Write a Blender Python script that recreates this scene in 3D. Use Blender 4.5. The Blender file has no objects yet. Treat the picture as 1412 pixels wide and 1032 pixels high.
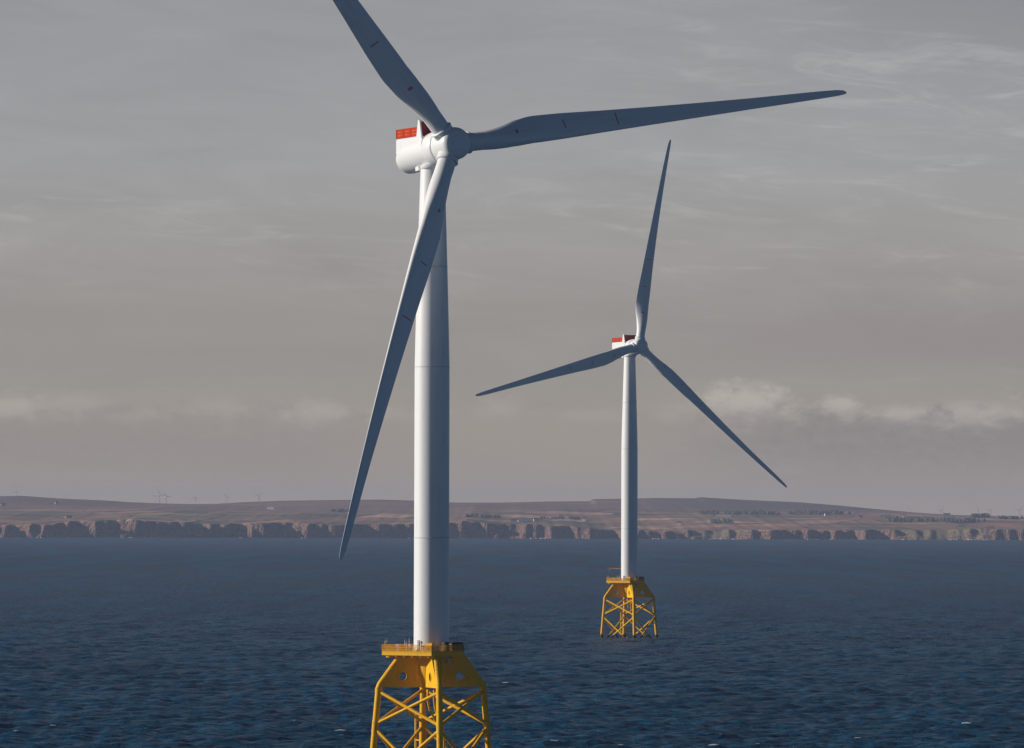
import bpy, math, random
import numpy as np
from mathutils import Vector, Matrix

random.seed(7)
rng = np.random.default_rng(11)
S = bpy.context.scene
COL = S.collection
PI = math.pi
R = math.radians

# ------------------------------------------------------------------ camera data
CAM_H = 44.2
F_PX = 7950.0
CX, CY = 706.0, 516.0
PITCH = math.atan(200.4 / F_PX)

# ------------------------------------------------------------------ helpers
class MB:
    """collects shapes; build() links them as ONE mesh object"""
    def __init__(self):
        self.v = []; self.f = []; self.s = []; self.m = []
        self.mi = 0
    def add(self, vs, fs, smooth=False):
        o = len(self.v)
        self.v += [tuple(p) for p in vs]
        for f in fs:
            self.f.append(tuple(i + o for i in f)); self.s.append(smooth); self.m.append(self.mi)
        return self
    def box(self, c, s, rot=None):
        x, y, z = s[0] / 2, s[1] / 2, s[2] / 2
        vs = [Vector((a, b, d)) for a in (-x, x) for b in (-y, y) for d in (-z, z)]
        if rot is not None: vs = [rot @ p for p in vs]
        c = Vector(c)
        return self.add([p + c for p in vs], [(0, 1, 3, 2), (4, 6, 7, 5), (0, 4, 5, 1), (2, 3, 7, 6), (0, 2, 6, 4), (1, 5, 7, 3)])
    def frame(self, d):
        d = d.normalized()
        u = d.cross(Vector((0, 0, 1)))
        if u.length < 1e-4: u = Vector((1, 0, 0))
        u.normalize()
        return u, u.cross(d).normalized()
    def tube(self, p0, p1, r0, r1=None, n=16, cap=True):
        p0, p1 = Vector(p0), Vector(p1)
        if r1 is None: r1 = r0
        u, w = self.frame(p1 - p0)
        vs = []
        for p, r in ((p0, r0), (p1, r1)):
            for i in range(n):
                a = 2 * PI * i / n
                vs.append(p + u * (r * math.cos(a)) + w * (r * math.sin(a)))
        self.add(vs, [(i, n + i, n + (i + 1) % n, (i + 1) % n) for i in range(n)], True)
        if cap:
            self.add(vs[:n], [tuple(range(n))]); self.add(vs[n:], [tuple(reversed(range(n)))])
        return self
    def path(self, pts, r, n=10):
        pts = [Vector(p) for p in pts]
        rings = []
        for k, p in enumerate(pts):
            d = (pts[min(k + 1, len(pts) - 1)] - pts[max(k - 1, 0)])
            u, w = self.frame(d)
            rings.append([p + u * (r * math.cos(2 * PI * i / n)) + w * (r * math.sin(2 * PI * i / n)) for i in range(n)])
        return self.loft(rings)
    def loft(self, rings, cap=True, smooth=True):
        n = len(rings[0]); vs = [p for r in rings for p in r]
        fs = []
        for k in range(len(rings) - 1):
            for i in range(n):
                a = k * n + i; b = k * n + (i + 1) % n
                fs.append((a, a + n, b + n, b))
        self.add(vs, fs, smooth)
        if cap:
            self.add(rings[0], [tuple(range(n))], False); self.add(rings[-1], [tuple(reversed(range(n)))], False)
        return self
    def lathe(self, prof, axis='z', n=64, cap=True):
        rings = []
        for a, r in prof:
            ring = []
            for i in range(n):
                t = 2 * PI * i / n
                if axis == 'z': ring.append(Vector((r * math.cos(t), r * math.sin(t), a)))
                else: ring.append(Vector((r * math.sin(t), a, r * math.cos(t))))
            rings.append(ring)
        return self.loft(rings, cap)
    def build(self, name, mat, parent=None):
        me = bpy.data.meshes.new(name)
        me.from_pydata([tuple(p) for p in self.v], [], self.f)
        for m_ in (mat if isinstance(mat, (list, tuple)) else [mat]): me.materials.append(m_)
        me.polygons.foreach_set('use_smooth', self.s)
        me.polygons.foreach_set('material_index', self.m)
        # consistent outward normals
        import bmesh
        bm = bmesh.new(); bm.from_mesh(me)
        bmesh.ops.recalc_face_normals(bm, faces=bm.faces)
        bm.to_mesh(me); bm.free()
        me.update()
        o = bpy.data.objects.new(name, me); COL.objects.link(o)
        if parent is not None: o.parent = parent
        return o

def tag(o, label=None, cat=None, group=None, kind=None):
    if label: o['label'] = label
    if cat: o['category'] = cat
    if group: o['group'] = group
    if kind: o['kind'] = kind
    return o

def empty(name, loc, parent=None):
    o = bpy.data.objects.new(name, None); COL.objects.link(o)
    o.location = loc; o.empty_display_size = 1
    if parent is not None: o.parent = parent
    return o

def copy_tree(o, parent=None):
    c = o.copy(); COL.objects.link(c); c.parent = parent
    for ch in [x for x in S.objects if x.parent == o]:
        copy_tree(ch, c)
    return c

# ------------------------------------------------------------------ material helpers
def new_mat(name):
    m = bpy.data.materials.new(name); m.use_nodes = True
    nt = m.node_tree
    return m, nt, nt.nodes['Principled BSDF']

class NT:
    def __init__(self, nt): self.nt = nt
    def n(self, typ, **kw):
        nd = self.nt.nodes.new(typ)
        for k, v in kw.items(): setattr(nd, k, v)
        return nd
    def link(self, a, b): self.nt.links.new(a, b)
    def put(self, sock, v):
        if hasattr(v, 'links') or hasattr(v, 'is_linked'): self.link(v, sock)
        else: sock.default_value = v
    def math(self, op, a, b=0.0, c=0.0, clamp=False):
        nd = self.n('ShaderNodeMath', operation=op, use_clamp=clamp)
        self.put(nd.inputs[0], a); self.put(nd.inputs[1], b)
        if op in ('MULTIPLY_ADD', 'COMPARE', 'WRAP'): self.put(nd.inputs[2], c)
        return nd.outputs[0]
    def step(self, v, lo, hi, o0=0.0, o1=1.0):
        nd = self.n('ShaderNodeMapRange', interpolation_type='SMOOTHSTEP')
        self.put(nd.inputs[0], v); self.put(nd.inputs[1], lo); self.put(nd.inputs[2], hi)
        self.put(nd.inputs[3], o0); self.put(nd.inputs[4], o1)
        return nd.outputs[0]
    def mix(self, f, a, b, blend='MIX'):
        nd = self.n('ShaderNodeMix', data_type='RGBA', blend_type=blend)
        self.put(nd.inputs[0], f)
        for s, v in ((nd.inputs[6], a), (nd.inputs[7], b)):
            if isinstance(v, (tuple, list)): s.default_value = (*v[:3], 1)
            else: self.link(v, s)
        return nd.outputs[2]
    def noise(self, vec, scale, detail=3.0, rough=0.5, dist=0.0):
        nd = self.n('ShaderNodeTexNoise')
        self.link(vec, nd.inputs['Vector'])
        nd.inputs['Scale'].default_value = scale; nd.inputs['Detail'].default_value = detail
        nd.inputs['Roughness'].default_value = rough; nd.inputs['Distortion'].default_value = dist
        return nd.outputs['Fac']
    def comb(self, x, y, z):
        nd = self.n('ShaderNodeCombineXYZ')
        for i, v in enumerate((x, y, z)): self.put(nd.inputs[i], v)
        return nd.outputs[0]
    def sep(self, vec):
        nd = self.n('ShaderNodeSeparateXYZ'); self.link(vec, nd.inputs[0]); return nd.outputs
    def coord(self, which='Object'):
        return self.n('ShaderNodeTexCoord').outputs[which]
    def scale(self, vec, s):
        nd = self.n('ShaderNodeVectorMath', operation='MULTIPLY')
        self.link(vec, nd.inputs[0]); nd.inputs[1].default_value = s
        return nd.outputs[0]
    def bump(self, h, strength, dist, bsdf, normal=None):
        nd = self.n('ShaderNodeBump'); nd.inputs['Strength'].default_value = strength
        nd.inputs['Distance'].default_value = dist
        self.link(h, nd.inputs['Height'])
        if normal is not None: self.link(normal, nd.inputs['Normal'])
        if bsdf is not None: self.link(nd.outputs[0], bsdf.inputs['Normal'])
        return nd.outputs[0]

def paint(name, col, rough=0.4, dirt=(0.3, 0.3, 0.3), dirt_amt=0.25, streak=True, grow=False, spec=0.5):
    """painted steel with faint vertical weather streaks"""
    m, nt, b = new_mat(name); k = NT(nt)
    co = k.coord('Object')
    st = k.noise(k.scale(co, (1.6, 1.6, 0.12 if streak else 1.0)), 1.0, 4.0, 0.6)
    bl = k.noise(co, 0.35, 3.0, 0.55)
    f = k.math('MULTIPLY', k.step(st, 0.5, 0.78), k.step(bl, 0.35, 0.7))
    c = k.mix(k.math('MULTIPLY', f, dirt_amt), col, dirt)
    if grow:   # splash zone: rust stains then dark marine growth close to the water
        geo = k.n('ShaderNodeNewGeometry').outputs['Position']
        z = k.sep(geo)[2]
        nz = k.noise(geo, 1.3, 4.0, 0.65)
        zz = k.math('ADD', z, k.math('MULTIPLY', nz, -1.6))
        c = k.mix(k.step(zz, 0.9, 0.15), c, (0.012, 0.011, 0.008))
        rs = k.noise(geo, 2.2, 5.0, 0.7)
        c = k.mix(k.math('MULTIPLY', k.step(rs, 0.56, 0.70), 0.6), c, (0.16, 0.05, 0.015))
    k.link(c, b.inputs['Base Color'])
    b.inputs['Roughness'].default_value = rough
    b.inputs['Specular IOR Level'].default_value = spec
    return m

WHITE = paint('white_paint', (0.83, 0.84, 0.85), 0.38, (0.42, 0.40, 0.36), 0.35)
GREY_SEAM = paint('seam_grey', (0.66, 0.67, 0.68), 0.5)
YELLOW = paint('yellow_paint', (0.86, 0.47, 0.004), 0.55, (0.42, 0.17, 0.01), 0.5, grow=True, spec=0.25)
YELLOW_RAIL = paint('yellow_rail_paint', (0.84, 0.40, 0.006), 0.5, (0.35, 0.12, 0.02), 0.5, spec=0.2)
RED = paint('red_paint', (0.52, 0.034, 0.004), 0.6, (0.3, 0.03, 0.01), 0.3, spec=0.1)
SHADED_RED = paint('shaded_red_paint', (0.24, 0.012, 0.012), 0.6, (0.1, 0.01, 0.01), 0.3)  # red of the cooler, darkened in the colour for its face turned from the sun
ORANGE = paint('orange_mesh', (0.66, 0.17, 0.04), 0.6, spec=0.1)
DARK = paint('dark_steel', (0.035, 0.035, 0.04), 0.5)
GALV = paint('galvanised', (0.55, 0.55, 0.54), 0.4)

def blade_mat():
    m, nt, b = new_mat('blade_paint'); k = NT(nt)
    co = k.coord('Object'); s = k.sep(co)
    st = k.noise(k.scale(co, (1.0, 1.0, 0.08)), 1.2, 4.0, 0.6)
    c = k.mix(k.math('MULTIPLY', k.step(st, 0.45, 0.75), 0.25), (0.80, 0.81, 0.82), (0.56, 0.55, 0.53))
    # thin red lifting marks across the shell
    for r0, half, x0, x1 in ((12.6, 0.28, 0.4, 1.15), (22.5, 0.13, 0.3, 1.9), (33.0, 0.12, -0.2, 2.0)):
        band = k.math('COMPARE', s[2], r0, half)
        wx = k.math('MULTIPLY', k.math('GREATER_THAN', s[0], x0), k.math('LESS_THAN', s[0], x1))
        c = k.mix(k.math('MULTIPLY', k.math('MULTIPLY', band, wx), 0.75), c, (0.6, 0.02, 0.02))
    k.link(c, b.inputs['Base Color']); b.inputs['Roughness'].default_value = 0.42
    return m
BLADE = blade_mat()

# ------------------------------------------------------------------ terrain functions
DC0 = 13200.0
def px2x(px, D): return (px - CX) / F_PX * D
def interp(x, tab):
    xs, ys = zip(*tab); return np.interp(x, xs, ys)
ridge_px = [(-900, 700), (-300, 690), (0, 686), (30, 685.5), (80, 689), (150, 692), (180, 694), (220, 695.5), (270, 696.5), (300, 696), (340, 693.5),
            (390, 691.5), (450, 690.5), (520, 689.5), (560, 690.5), (630, 693.5), (700, 693), (760, 691.5), (812, 691), (818, 688), (870, 687.5),
            (900, 686.5), (955, 686.8), (966, 685.3), (1020, 688.5), (1060, 690.3), (1100, 692), (1150, 696), (1190, 700), (1230, 703.5),
            (1270, 707), (1300, 709), (1340, 709.5), (1362, 710), (1412, 713), (1700, 714), (2400, 700)]
cliff_px = [(-900, 722), (0, 724.5), (60, 726), (130, 722), (210, 720.5), (300, 724.5), (400, 723), (520, 724), (600, 722), (640, 719.5), (700, 722), (760, 726),
            (850, 729), (930, 731), (1000, 732), (1080, 730), (1180, 731.5), (1260, 731), (1330, 729), (1412, 727), (2400, 725)]
DRIDGE = 4700.0
sins = []
def fract(x, y, lam0, n, seed, persist=0.55, ani=1.0):
    r = np.random.default_rng(seed); out = 0; a = 1.0; lam = lam0
    for i in range(n):
        for j in range(3):
            t = r.uniform(0, 2 * PI); ph = r.uniform(0, 2 * PI)
            out = out + a / 3 * np.sin((x * math.cos(t) + y * math.sin(t) * ani) * 2 * PI / (lam * r.uniform(0.75, 1.3)) + ph)
        a *= persist; lam *= 0.5
    return out
def coast_y(x):
    return DC0 - 260 * np.clip((x - 700) / 600, 0, 1.5) + 70 * fract(x, x * 0, 1500, 2, 3)
def jag(x):
    def ridged(l, n, sd): return 1 - 2 * np.abs(fract(x, x * 0, l, n, sd, 0.6))
    env = 0.15 + 0.85 * np.clip(0.5 + 1.3 * fract(x, x * 0, 700, 3, 61), 0, 1.5)
    return env * (20 * ridged(420, 2, 5) + 13 * ridged(150, 3, 8)) + 8 * fract(x, x * 0, 60, 2, 71, .8)
def cliff_h(x):
    y = interp(x / DC0 * F_PX + CX, cliff_px)
    return CAM_H + (716.4 - y) / F_PX * (DC0 + 60) + 3.6 * fract(x, x * 0, 300, 4, 9, .65)
def ridge_h(x):
    D = DC0 + DRIDGE
    return CAM_H + (716.4 - interp(x / D * F_PX + CX, ridge_px)) / F_PX * D
def ridge_soft(x):
    D = DC0 + DRIDGE
    px = x / D * F_PX + CX
    y = sum(interp(px + o, ridge_px) for o in (-160, -110, -65, -30, 0, 30, 65, 110, 160)) / 9
    return CAM_H + (716.4 - y) / F_PX * D
def land_z(x, d):
    """height above sea at distance d inland from the coast line"""
    hc = cliff_h(x); hr = ridge_h(x)
    slope = 9 + 48 * np.clip(fract(x, x * 0, 380, 5, 21, .8) + 0.12, 0, 1.4)   # run-out of the cliff face: sheer or broken
    cl = np.clip(d / slope, 0, 1)
    cl = cl ** 0.8
    t = np.clip(d / DRIDGE, 0, 1)
    up = t ** 1.05
    q = np.clip((t - 0.72) / 0.26, 0, 1); q = q * q * (3 - 2 * q)
    hr = ridge_soft(x) * (1 - q) + hr * q
    und = 3.2 * fract(x, d, 1500, 3, 12, 0.5) * np.clip(t * 6, 0, 1) * np.clip((1 - t) * 4, 0, 1)
    z = hc * cl + (hr - hc) * up + und
    back = np.clip((d - DRIDGE) / 2500, 0, 1)
    z = z - back * 45
    z = np.where(d <= 0, -2.5 + d * 0.02, z)
    return z
def land_point(px, py):
    """march a sight line to the hillside: where the photograph's spot stands on the ground"""
    e = (716.4 - py) / F_PX; b = (px - CX) / F_PX
    D = DC0 + 60.0
    while D < DC0 + DRIDGE + 2000:
        x = b * D; cy = float(coast_y(np.array([x]))[0])
        z = float(land_z(np.array([x]), np.array([D - cy]))[0])
        if D - cy > 30 and z >= CAM_H + e * D - 0.15: return Vector((x, D, z))
        D += 6.0
    x = b * (DC0 + DRIDGE - 30); cy = float(coast_y(np.array([x]))[0])
    return Vector((x, cy + DRIDGE - 30, float(land_z(np.array([x]), np.array([DRIDGE - 30.0]))[0])))

def grid_obj(name, X, Y, Z, mat, attr=None):
    nr, nc = X.shape
    co = np.stack([X, Y, Z], -1).reshape(-1, 3).astype(np.float32)
    idx = np.arange(nr * nc, dtype=np.int32).reshape(nr, nc)
    q = np.stack([idx[:-1, :-1], idx[:-1, 1:], idx[1:, 1:], idx[1:, :-1]], -1).reshape(-1, 4)
    me = bpy.data.meshes.new(name)
    me.vertices.add(len(co)); me.vertices.foreach_set('co', co.ravel())
    me.loops.add(q.size); me.loops.foreach_set('vertex_index', q.ravel())
    me.polygons.add(len(q))
    me.polygons.foreach_set('loop_start', np.arange(0, q.size, 4, dtype=np.int32))
    me.polygons.foreach_set('use_smooth', np.ones(len(q), dtype=bool))
    me.update(calc_edges=True)
    if attr is not None:
        for nm, arr in attr.items():
            a = me.attributes.new(nm, 'FLOAT', 'POINT'); a.data.foreach_set('value', arr.ravel().astype(np.float32))
    me.materials.append(mat)
    o = bpy.data.objects.new(name, me); COL.objects.link(o)
    return o

# ------------------------------------------------------------------ sea
def sea_mat():
    m, nt, b = new_mat('sea_water'); k = NT(nt)
    pos = k.n('ShaderNodeNewGeometry').outputs['Position']
    big = k.noise(k.scale(pos, (1.0, 0.45, 0)), 0.006, 4.0, 0.6)
    c = k.mix(k.step(big, 0.3, 0.7), (0.0015, 0.054, 0.114), (0.003, 0.069, 0.144))
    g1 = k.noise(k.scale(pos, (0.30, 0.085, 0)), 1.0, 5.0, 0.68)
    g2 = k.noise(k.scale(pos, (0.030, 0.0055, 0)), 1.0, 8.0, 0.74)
    g3 = k.noise(k.scale(pos, (0.020, 0.0011, 0)), 1.0, 5.0, 0.70)       # far wave groups, drawn as light and dark bands in the colour
    ripple_shade = k.math('ADD', k.math('MULTIPLY', g1, 0.55), k.math('MULTIPLY', g2, 0.55))
    ripple_shade = k.math('ADD', ripple_shade, k.math('MULTIPLY', k.math('SUBTRACT', g3, 0.5), k.step(k.sep(pos)[1], 2000, 5000, 0.0, 1.0)))
    c = k.mix(k.step(ripple_shade, 0.40, 0.70), k.mix(1.0, c, (0.50, 0.50, 0.52), 'MULTIPLY'), k.mix(1.0, c, (2.4, 1.42, 1.35), 'MULTIPLY'))  # bright wave facets and dark troughs painted into the water colour
    at = k.n('ShaderNodeAttribute', attribute_name='foam').outputs['Fac']
    fn = k.noise(pos, 0.9, 5.0, 0.75)
    foam = k.step(k.math('MULTIPLY', at, k.math('ADD', fn, 0.35)), 0.42, 0.6)
    c = k.mix(foam, c, (0.75, 0.76, 0.76))
    k.link(c, b.inputs['Base Color'])
    far = k.math('ADD', k.step(k.sep(pos)[1], 900, 5000, SEA_ROUGH, 0.46), k.math('MULTIPLY', k.math('SUBTRACT', ripple_shade, 0.55), -0.5))      # unresolved ripples farther out
    k.link(k.math('MULTIPLY_ADD', foam, 0.5, far), b.inputs['Roughness'])
    b.inputs['IOR'].default_value = 1.333
    b.inputs['Specular IOR Level'].default_value = 0.11
    n1 = k.noise(k.scale(pos, (1, 1, 0.3)), 0.55, 5.0, 0.65)
    n2 = k.noise(k.scale(pos, (1, 0.7, 0.3)), 0.16, 3.0, 0.55)
    h = k.math('ADD', k.math('MULTIPLY', n1, 0.5), k.math('MULTIPLY', n2, 1.2))
    nb = k.bump(h, 1.0, 1.0, b)
    # a wind roughened sea never mirrors fully at a grazing view: its Fresnel reflection levels off
    b.inputs['Specular IOR Level'].default_value = 0.0
    fr = k.n('ShaderNodeFresnel'); fr.inputs['IOR'].default_value = 1.333; k.link(nb, fr.inputs['Normal'])
    gl = k.n('ShaderNodeBsdfGlossy'); k.link(nb, gl.inputs['Normal']); k.link(far, gl.inputs['Roughness']); gl.inputs['Color'].default_value = (1, 1, 1, 1)
    mx = k.n('ShaderNodeMixShader'); k.link(k.math('MULTIPLY', k.math('MINIMUM', fr.outputs[0], k.step(k.sep(pos)[1], 1300, 6500, 0.38, 0.15)), 0.75), mx.inputs[0])
    k.link(b.outputs[0], mx.inputs[1]); k.link(gl.outputs[0], mx.inputs[2])
    k.link(mx.outputs[0], nt.nodes['Material Output'].inputs['Surface'])
    return m
SEA_ROUGH = 0.20

def make_sea():
    rows = [3.0]
    while rows[-1] < 980: rows.append(rows[-1] * 1.12 + 2)
    r = 985.0; rows = [q for q in rows if q < 980]
    while r < 14500:
        rows.append(r); r += max(0.95, 0.95 * (r / 1100) ** 1.62)
    while r < 26000:
        rows.append(r); r *= 1.15
    rows.append(26000.0)
    rr = np.array(rows)
    fine = np.linspace(-7.2, 7.2, 560)
    co = 7.2 + (180 - 7.2) * (np.linspace(0, 1, 60)[1:]) ** 2.0
    az = np.radians(np.concatenate([-co[::-1], fine, co]))
    A, RR = np.meshgrid(az, rr)
    X = RR * np.sin(A); Y = RR * np.cos(A)
    # wind waves: a sum of many directional wave trains, filtered to what the mesh can carry
    sp_r = np.gradient(rr)
    daz = np.gradient(az)
    SP = np.maximum(sp_r[:, None] * np.ones_like(az)[None, :] * 0.9, RR * daz[None, :])
    Z = np.zeros_like(X); SX = np.zeros_like(X)
    lam = np.geomspace(2.6, 70, 74) * rng.uniform(0.94, 1.06, 74)
    wind = R(32)      # travel direction: away from the camera and to the left
    near = (rr > 980) & (rr < 9000)
    i0, i1 = np.where(near)[0][[0, -1]]
    j0, j1 = 59, 59 + 560
    Xs, Ys, SPs = X[i0:i1, j0:j1], Y[i0:i1, j0:j1], SP[i0:i1, j0:j1]
    z = np.zeros_like(Xs, dtype=np.float32); cr = np.zeros_like(z)
    Xs = Xs.astype(np.float32); Ys = Ys.astype(np.float32)
    for L in lam:
        th = wind + rng.normal(0, R(46))
        kx, ky = -math.sin(th) * 2 * PI / L, math.cos(th) * 2 * PI / L
        amp = 0.0092 * L * (1.0 if L < 9 else (9 / L) ** 1.25) * rng.uniform(0.5, 1.25) * (1.25 if L < 6 else 1)
        w = np.clip((L / SPs - 2.2) / 2.0, 0, 1).astype(np.float32)
        ph = kx * Xs + ky * Ys + np.float32(rng.uniform(0, 2 * PI))
        s = np.sin(ph)
        z += amp * w * (s + 0.25 * (np.sin(2 * ph + PI / 2)))      # sharpened crests
        cr += amp * (2 * PI / L) * s * w
    hs = float(z[:400].std())
    print('wave std', hs, 'rows', len(rr), 'verts', X.size)
    Z[i0:i1, j0:j1] = z
    foam = np.zeros_like(X); sd = cr[:400].std()
    foam[i0:i1, j0:j1] = np.clip((cr / sd - 2.55) / 1.1, 0, 1)
    for k in range(4):                 # water breaking round the legs of the far jacket
        for base in (FAR, NEAR):
            q = leg_pt(k, 0) + base
            dd = np.hypot(X - q.x - 0.5, (Y - q.y + 1.2) * 0.6); foam = np.maximum(foam, 0.95 * np.exp(-(dd / 1.9) ** 2))
    o = grid_obj('sea', X, Y, Z, sea_mat(), {'foam': foam})
    tag(o, kind='structure')
    return o

# ------------------------------------------------------------------ land
def land_mat():
    m, nt, b = new_mat('coast_land'); k = NT(nt)
    geo = k.n('ShaderNodeNewGeometry'); pos = geo.outputs['Position']; nrm = geo.outputs['Normal']
    s = k.sep(pos)
    warp = k.noise(pos, 0.0016, 3.0, 0.5)
    wv = k.comb(k.math('ADD', s[0], k.math('MULTIPLY', warp, 260)), k.math('ADD', k.math('MULTIPLY', s[1], 0.62), k.math('MULTIPLY', warp, 420)), 0.0)
    vor = k.n('ShaderNodeTexVoronoi'); k.link(wv, vor.inputs['Vector']); vor.inputs['Scale'].default_value = 1 / 170
    vor.inputs['Randomness'].default_value = 0.9
    rnd = k.sep(vor.outputs['Color'])[0]
    ramp = k.n('ShaderNodeValToRGB'); k.link(rnd, ramp.inputs[0])
    cr = ramp.color_ramp; cr.interpolation = 'CONSTANT'
    cols = [(0.0, (0.17, 0.105, 0.062)), (0.18, (0.115, 0.088, 0.055)), (0.36, (0.23, 0.145, 0.090)), (0.52, (0.090, 0.100, 0.052)),
            (0.66, (0.165, 0.088, 0.060)), (0.78, (0.055, 0.058, 0.042)), (0.90, (0.31, 0.20, 0.13))]
    while len(cr.elements) < len(cols): cr.elements.new(0.5)
    for e, (p, c) in zip(cr.elements, cols): e.position = p; e.color = (*c, 1)
    patch = k.noise(k.scale(pos, (1, 0.5, 1)), 0.004, 5.0, 0.6)
    field = k.mix(k.step(patch, 0.3, 0.7), ramp.outputs[0], k.mix(0.5, ramp.outputs[0], (0.13, 0.08, 0.055)))
    # walls and hedges between the fields
    vd = k.n('ShaderNodeTexVoronoi', feature='DISTANCE_TO_EDGE'); k.link(wv, vd.inputs['Vector']); vd.inputs['Scale'].default_value = 1 / 170
    vd.inputs['Randomness'].default_value = 0.9
    field = k.mix(k.step(vd.outputs['Distance'], 0.035, 0.012), field, (0.05, 0.05, 0.04))
    # heather moor above
    moor_n = k.noise(k.scale(pos, (0.6, 0.6, 1)), 0.0022, 5.0, 0.62)
    moor = k.mix(k.step(moor_n, 0.35, 0.65), (0.075, 0.055, 0.045), (0.13, 0.085, 0.062))
    hm = k.step(k.math('ADD', s[2], k.math('MULTIPLY', k.math('SUBTRACT', moor_n, 0.5), 60)), 58, 84)
    hill = k.mix(hm, field, moor)
    # big dark moor tongue on the right hand hill
    dk = k.math('MULTIPLY', k.step(s[0], 250, 560), k.step(s[2], 62, 80))
    hill = k.mix(k.math('MULTIPLY', dk, 0.75), hill, (0.060, 0.055, 0.045))
    # rock on steep ground
    st = k.noise(k.scale(pos, (0.02, 0.02, 0.5)), 1.0, 4.0, 0.6)
    rk = k.noise(pos, 0.03, 5.0, 0.7)
    rock = k.mix(k.step(st, 0.35, 0.65), (0.20, 0.115, 0.090), (0.27, 0.165, 0.130))
    rock = k.mix(k.step(rk, 0.5, 0.7), rock, (0.17, 0.15, 0.10))
    steep = k.step(k.sep(nrm)[2], 0.9, 0.72)
    allc = k.mix(1.0, k.mix(steep, k.mix(1.0, hill, (2.25, 2.1, 2.2), 'MULTIPLY'), rock), (1.1, 1.1, 1.1), 'MULTIPLY')
    k.link(allc, b.inputs['Base Color'])
    rb = k.math('ADD', k.noise(k.scale(pos, (1, 1, 0.35)), 0.022, 5.0, 0.65), k.math('MULTIPLY', k.noise(k.scale(pos, (1, 1, .3)), 0.07, 4.0, 0.6), 0.35))
    k.bump(k.math('MULTIPLY', rb, steep), 1.0, 55.0, b)
    b.inputs['Roughness'].default_value = 0.95; b.inputs['Specular IOR Level'].default_value = 0.1
    return m

def make_land():
    fx = np.arange(-2350, 2351, 3.5)
    cxs = 2350 + np.linspace(0, 1, 60)[1:] ** 1.5 * 7000
    xs = np.concatenate([-cxs[::-1], fx, cxs])
    d = [-400, -60, -4, 0, 2, 4, 6.5, 9, 12, 15.5, 19, 23, 28, 36, 48, 64, 85, 110, 140]
    while d[-1] < DRIDGE + 2600: d.append(d[-1] + 24 + 0.006 * d[-1])
    d = np.array(d, dtype=float)
    X, Dm = np.meshgrid(xs, d)
    Z = land_z(X, Dm)
    Y = coast_y(X) + jag(X) * np.exp(-np.clip(Dm, 0, None) / 260) + Dm
    Z += np.where((Dm > 2) & (Dm < 60), 1.8 * fract(X, Dm * 5, 60, 3, 33), 0)
    o = grid_obj('coast_hills', X, Y, Z, land_mat())
    tag(o, kind='structure')

# ------------------------------------------------------------------ turbine
ALPHA = R(9.5)
def leg_dir(k):                     # 0 front, 1 right, 2 back, 3 left
    a = -PI / 2 + ALPHA + k * PI / 2
    return Vector((math.cos(a), math.sin(a), 0))
def rho(z): return 9.15 + (15.35 - z) * 0.088
def leg_pt(k, z): d = leg_dir(k) * rho(z); return Vector((d.x, d.y, z))

PLAT_Z = 20.65
def superring(a, w, hu, hd, n=48, pu=2.0, pd=2.0, zc=0.0):
    out = []
    for i in range(n):
        t = 2 * PI * i / n
        c, s = math.cos(t), math.sin(t)
        p = pu if s > 0 else pd; h = hu if s > 0 else hd
        out.append(Vector((w * math.copysign(abs(c) ** (2 / p), c), a, zc + h * math.copysign(abs(s) ** (2 / p), s))))
    return out

def make_blade_mesh():
    tab_c = [(2.6, 3.2), (6, 3.25), (9, 3.9), (13, 4.75), (17, 5.0), (22, 4.75), (30, 4.0), (40, 3.25), (50, 2.6), (60, 2.0), (68, 1.65), (74, 1.35), (77, 1.1), (78.2, .8), (78.8, .35)]
    tab_t = [(2.6, 1.0), (5, 1.0), (9, .72), (13, .50), (17, .42), (22, .36), (30, .31), (45, .25), (60, .19), (79, .17)]
    tab_w = [(2.6, 17), (9, 16), (17, 11.5), (25, 7.5), (35, 4.5), (50, 2), (65, .3), (79, -.8)]
    tab_b = [(2.6, 1.0), (4.5, 1.0), (8, .6), (12, .18), (16, 0), (80, 0)]     # roundness
    rs = list(np.concatenate([np.linspace(2.6, 20, 26), np.linspace(21, 70, 40), np.linspace(71, 78.8, 14)]))
    n = 40; rings = []
    for r in rs:
        c = float(interp(r, tab_c)); t = float(interp(r, tab_t)); b = float(interp(r, tab_b)); tw = R(float(interp(r, tab_w)) + 3.0)
        pre = 3.6 * max(0, (r - 12) / 65) ** 2.0
        px0 = 0.5 * b + 0.32 * (1 - b)
        ring = []
        for i in range(n):
            th = 2 * PI * i / n
            x = 0.5 * (1 - math.cos(th)) if True else 0
            # closed airfoil: theta 0 = leading edge, over the top to the trailing edge and back
            yt = 5 * t * (0.2969 * math.sqrt(max(x, 0)) - 0.1260 * x - 0.3516 * x * x + 0.2843 * x ** 3 - 0.1015 * x ** 4)
            up = 1 if th < PI else -1
            camber = 0.035 * 4 * x * (1 - x)
            af = (x - px0) * c, ((-yt if up > 0 else yt) - camber) * c      # suction side faces downwind (-y)
            ci = (-0.5 * math.cos(th)) * c, (-0.5 * math.sin(th)) * c
            s_ = af[0] * (1 - b) + ci[0] * b; q = af[1] * (1 - b) + ci[1] * b
            ct, sn = math.cos(tw), math.sin(tw)
            # s_ runs from leading (-x) to trailing (+x); twist turns the leading edge upwind
            ring.append(Vector((s_ * ct + q * sn, -s_ * sn + q * ct + pre, r)))
        rings.append(ring)
    mb = MB(); mb.loft(rings); return mb

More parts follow.
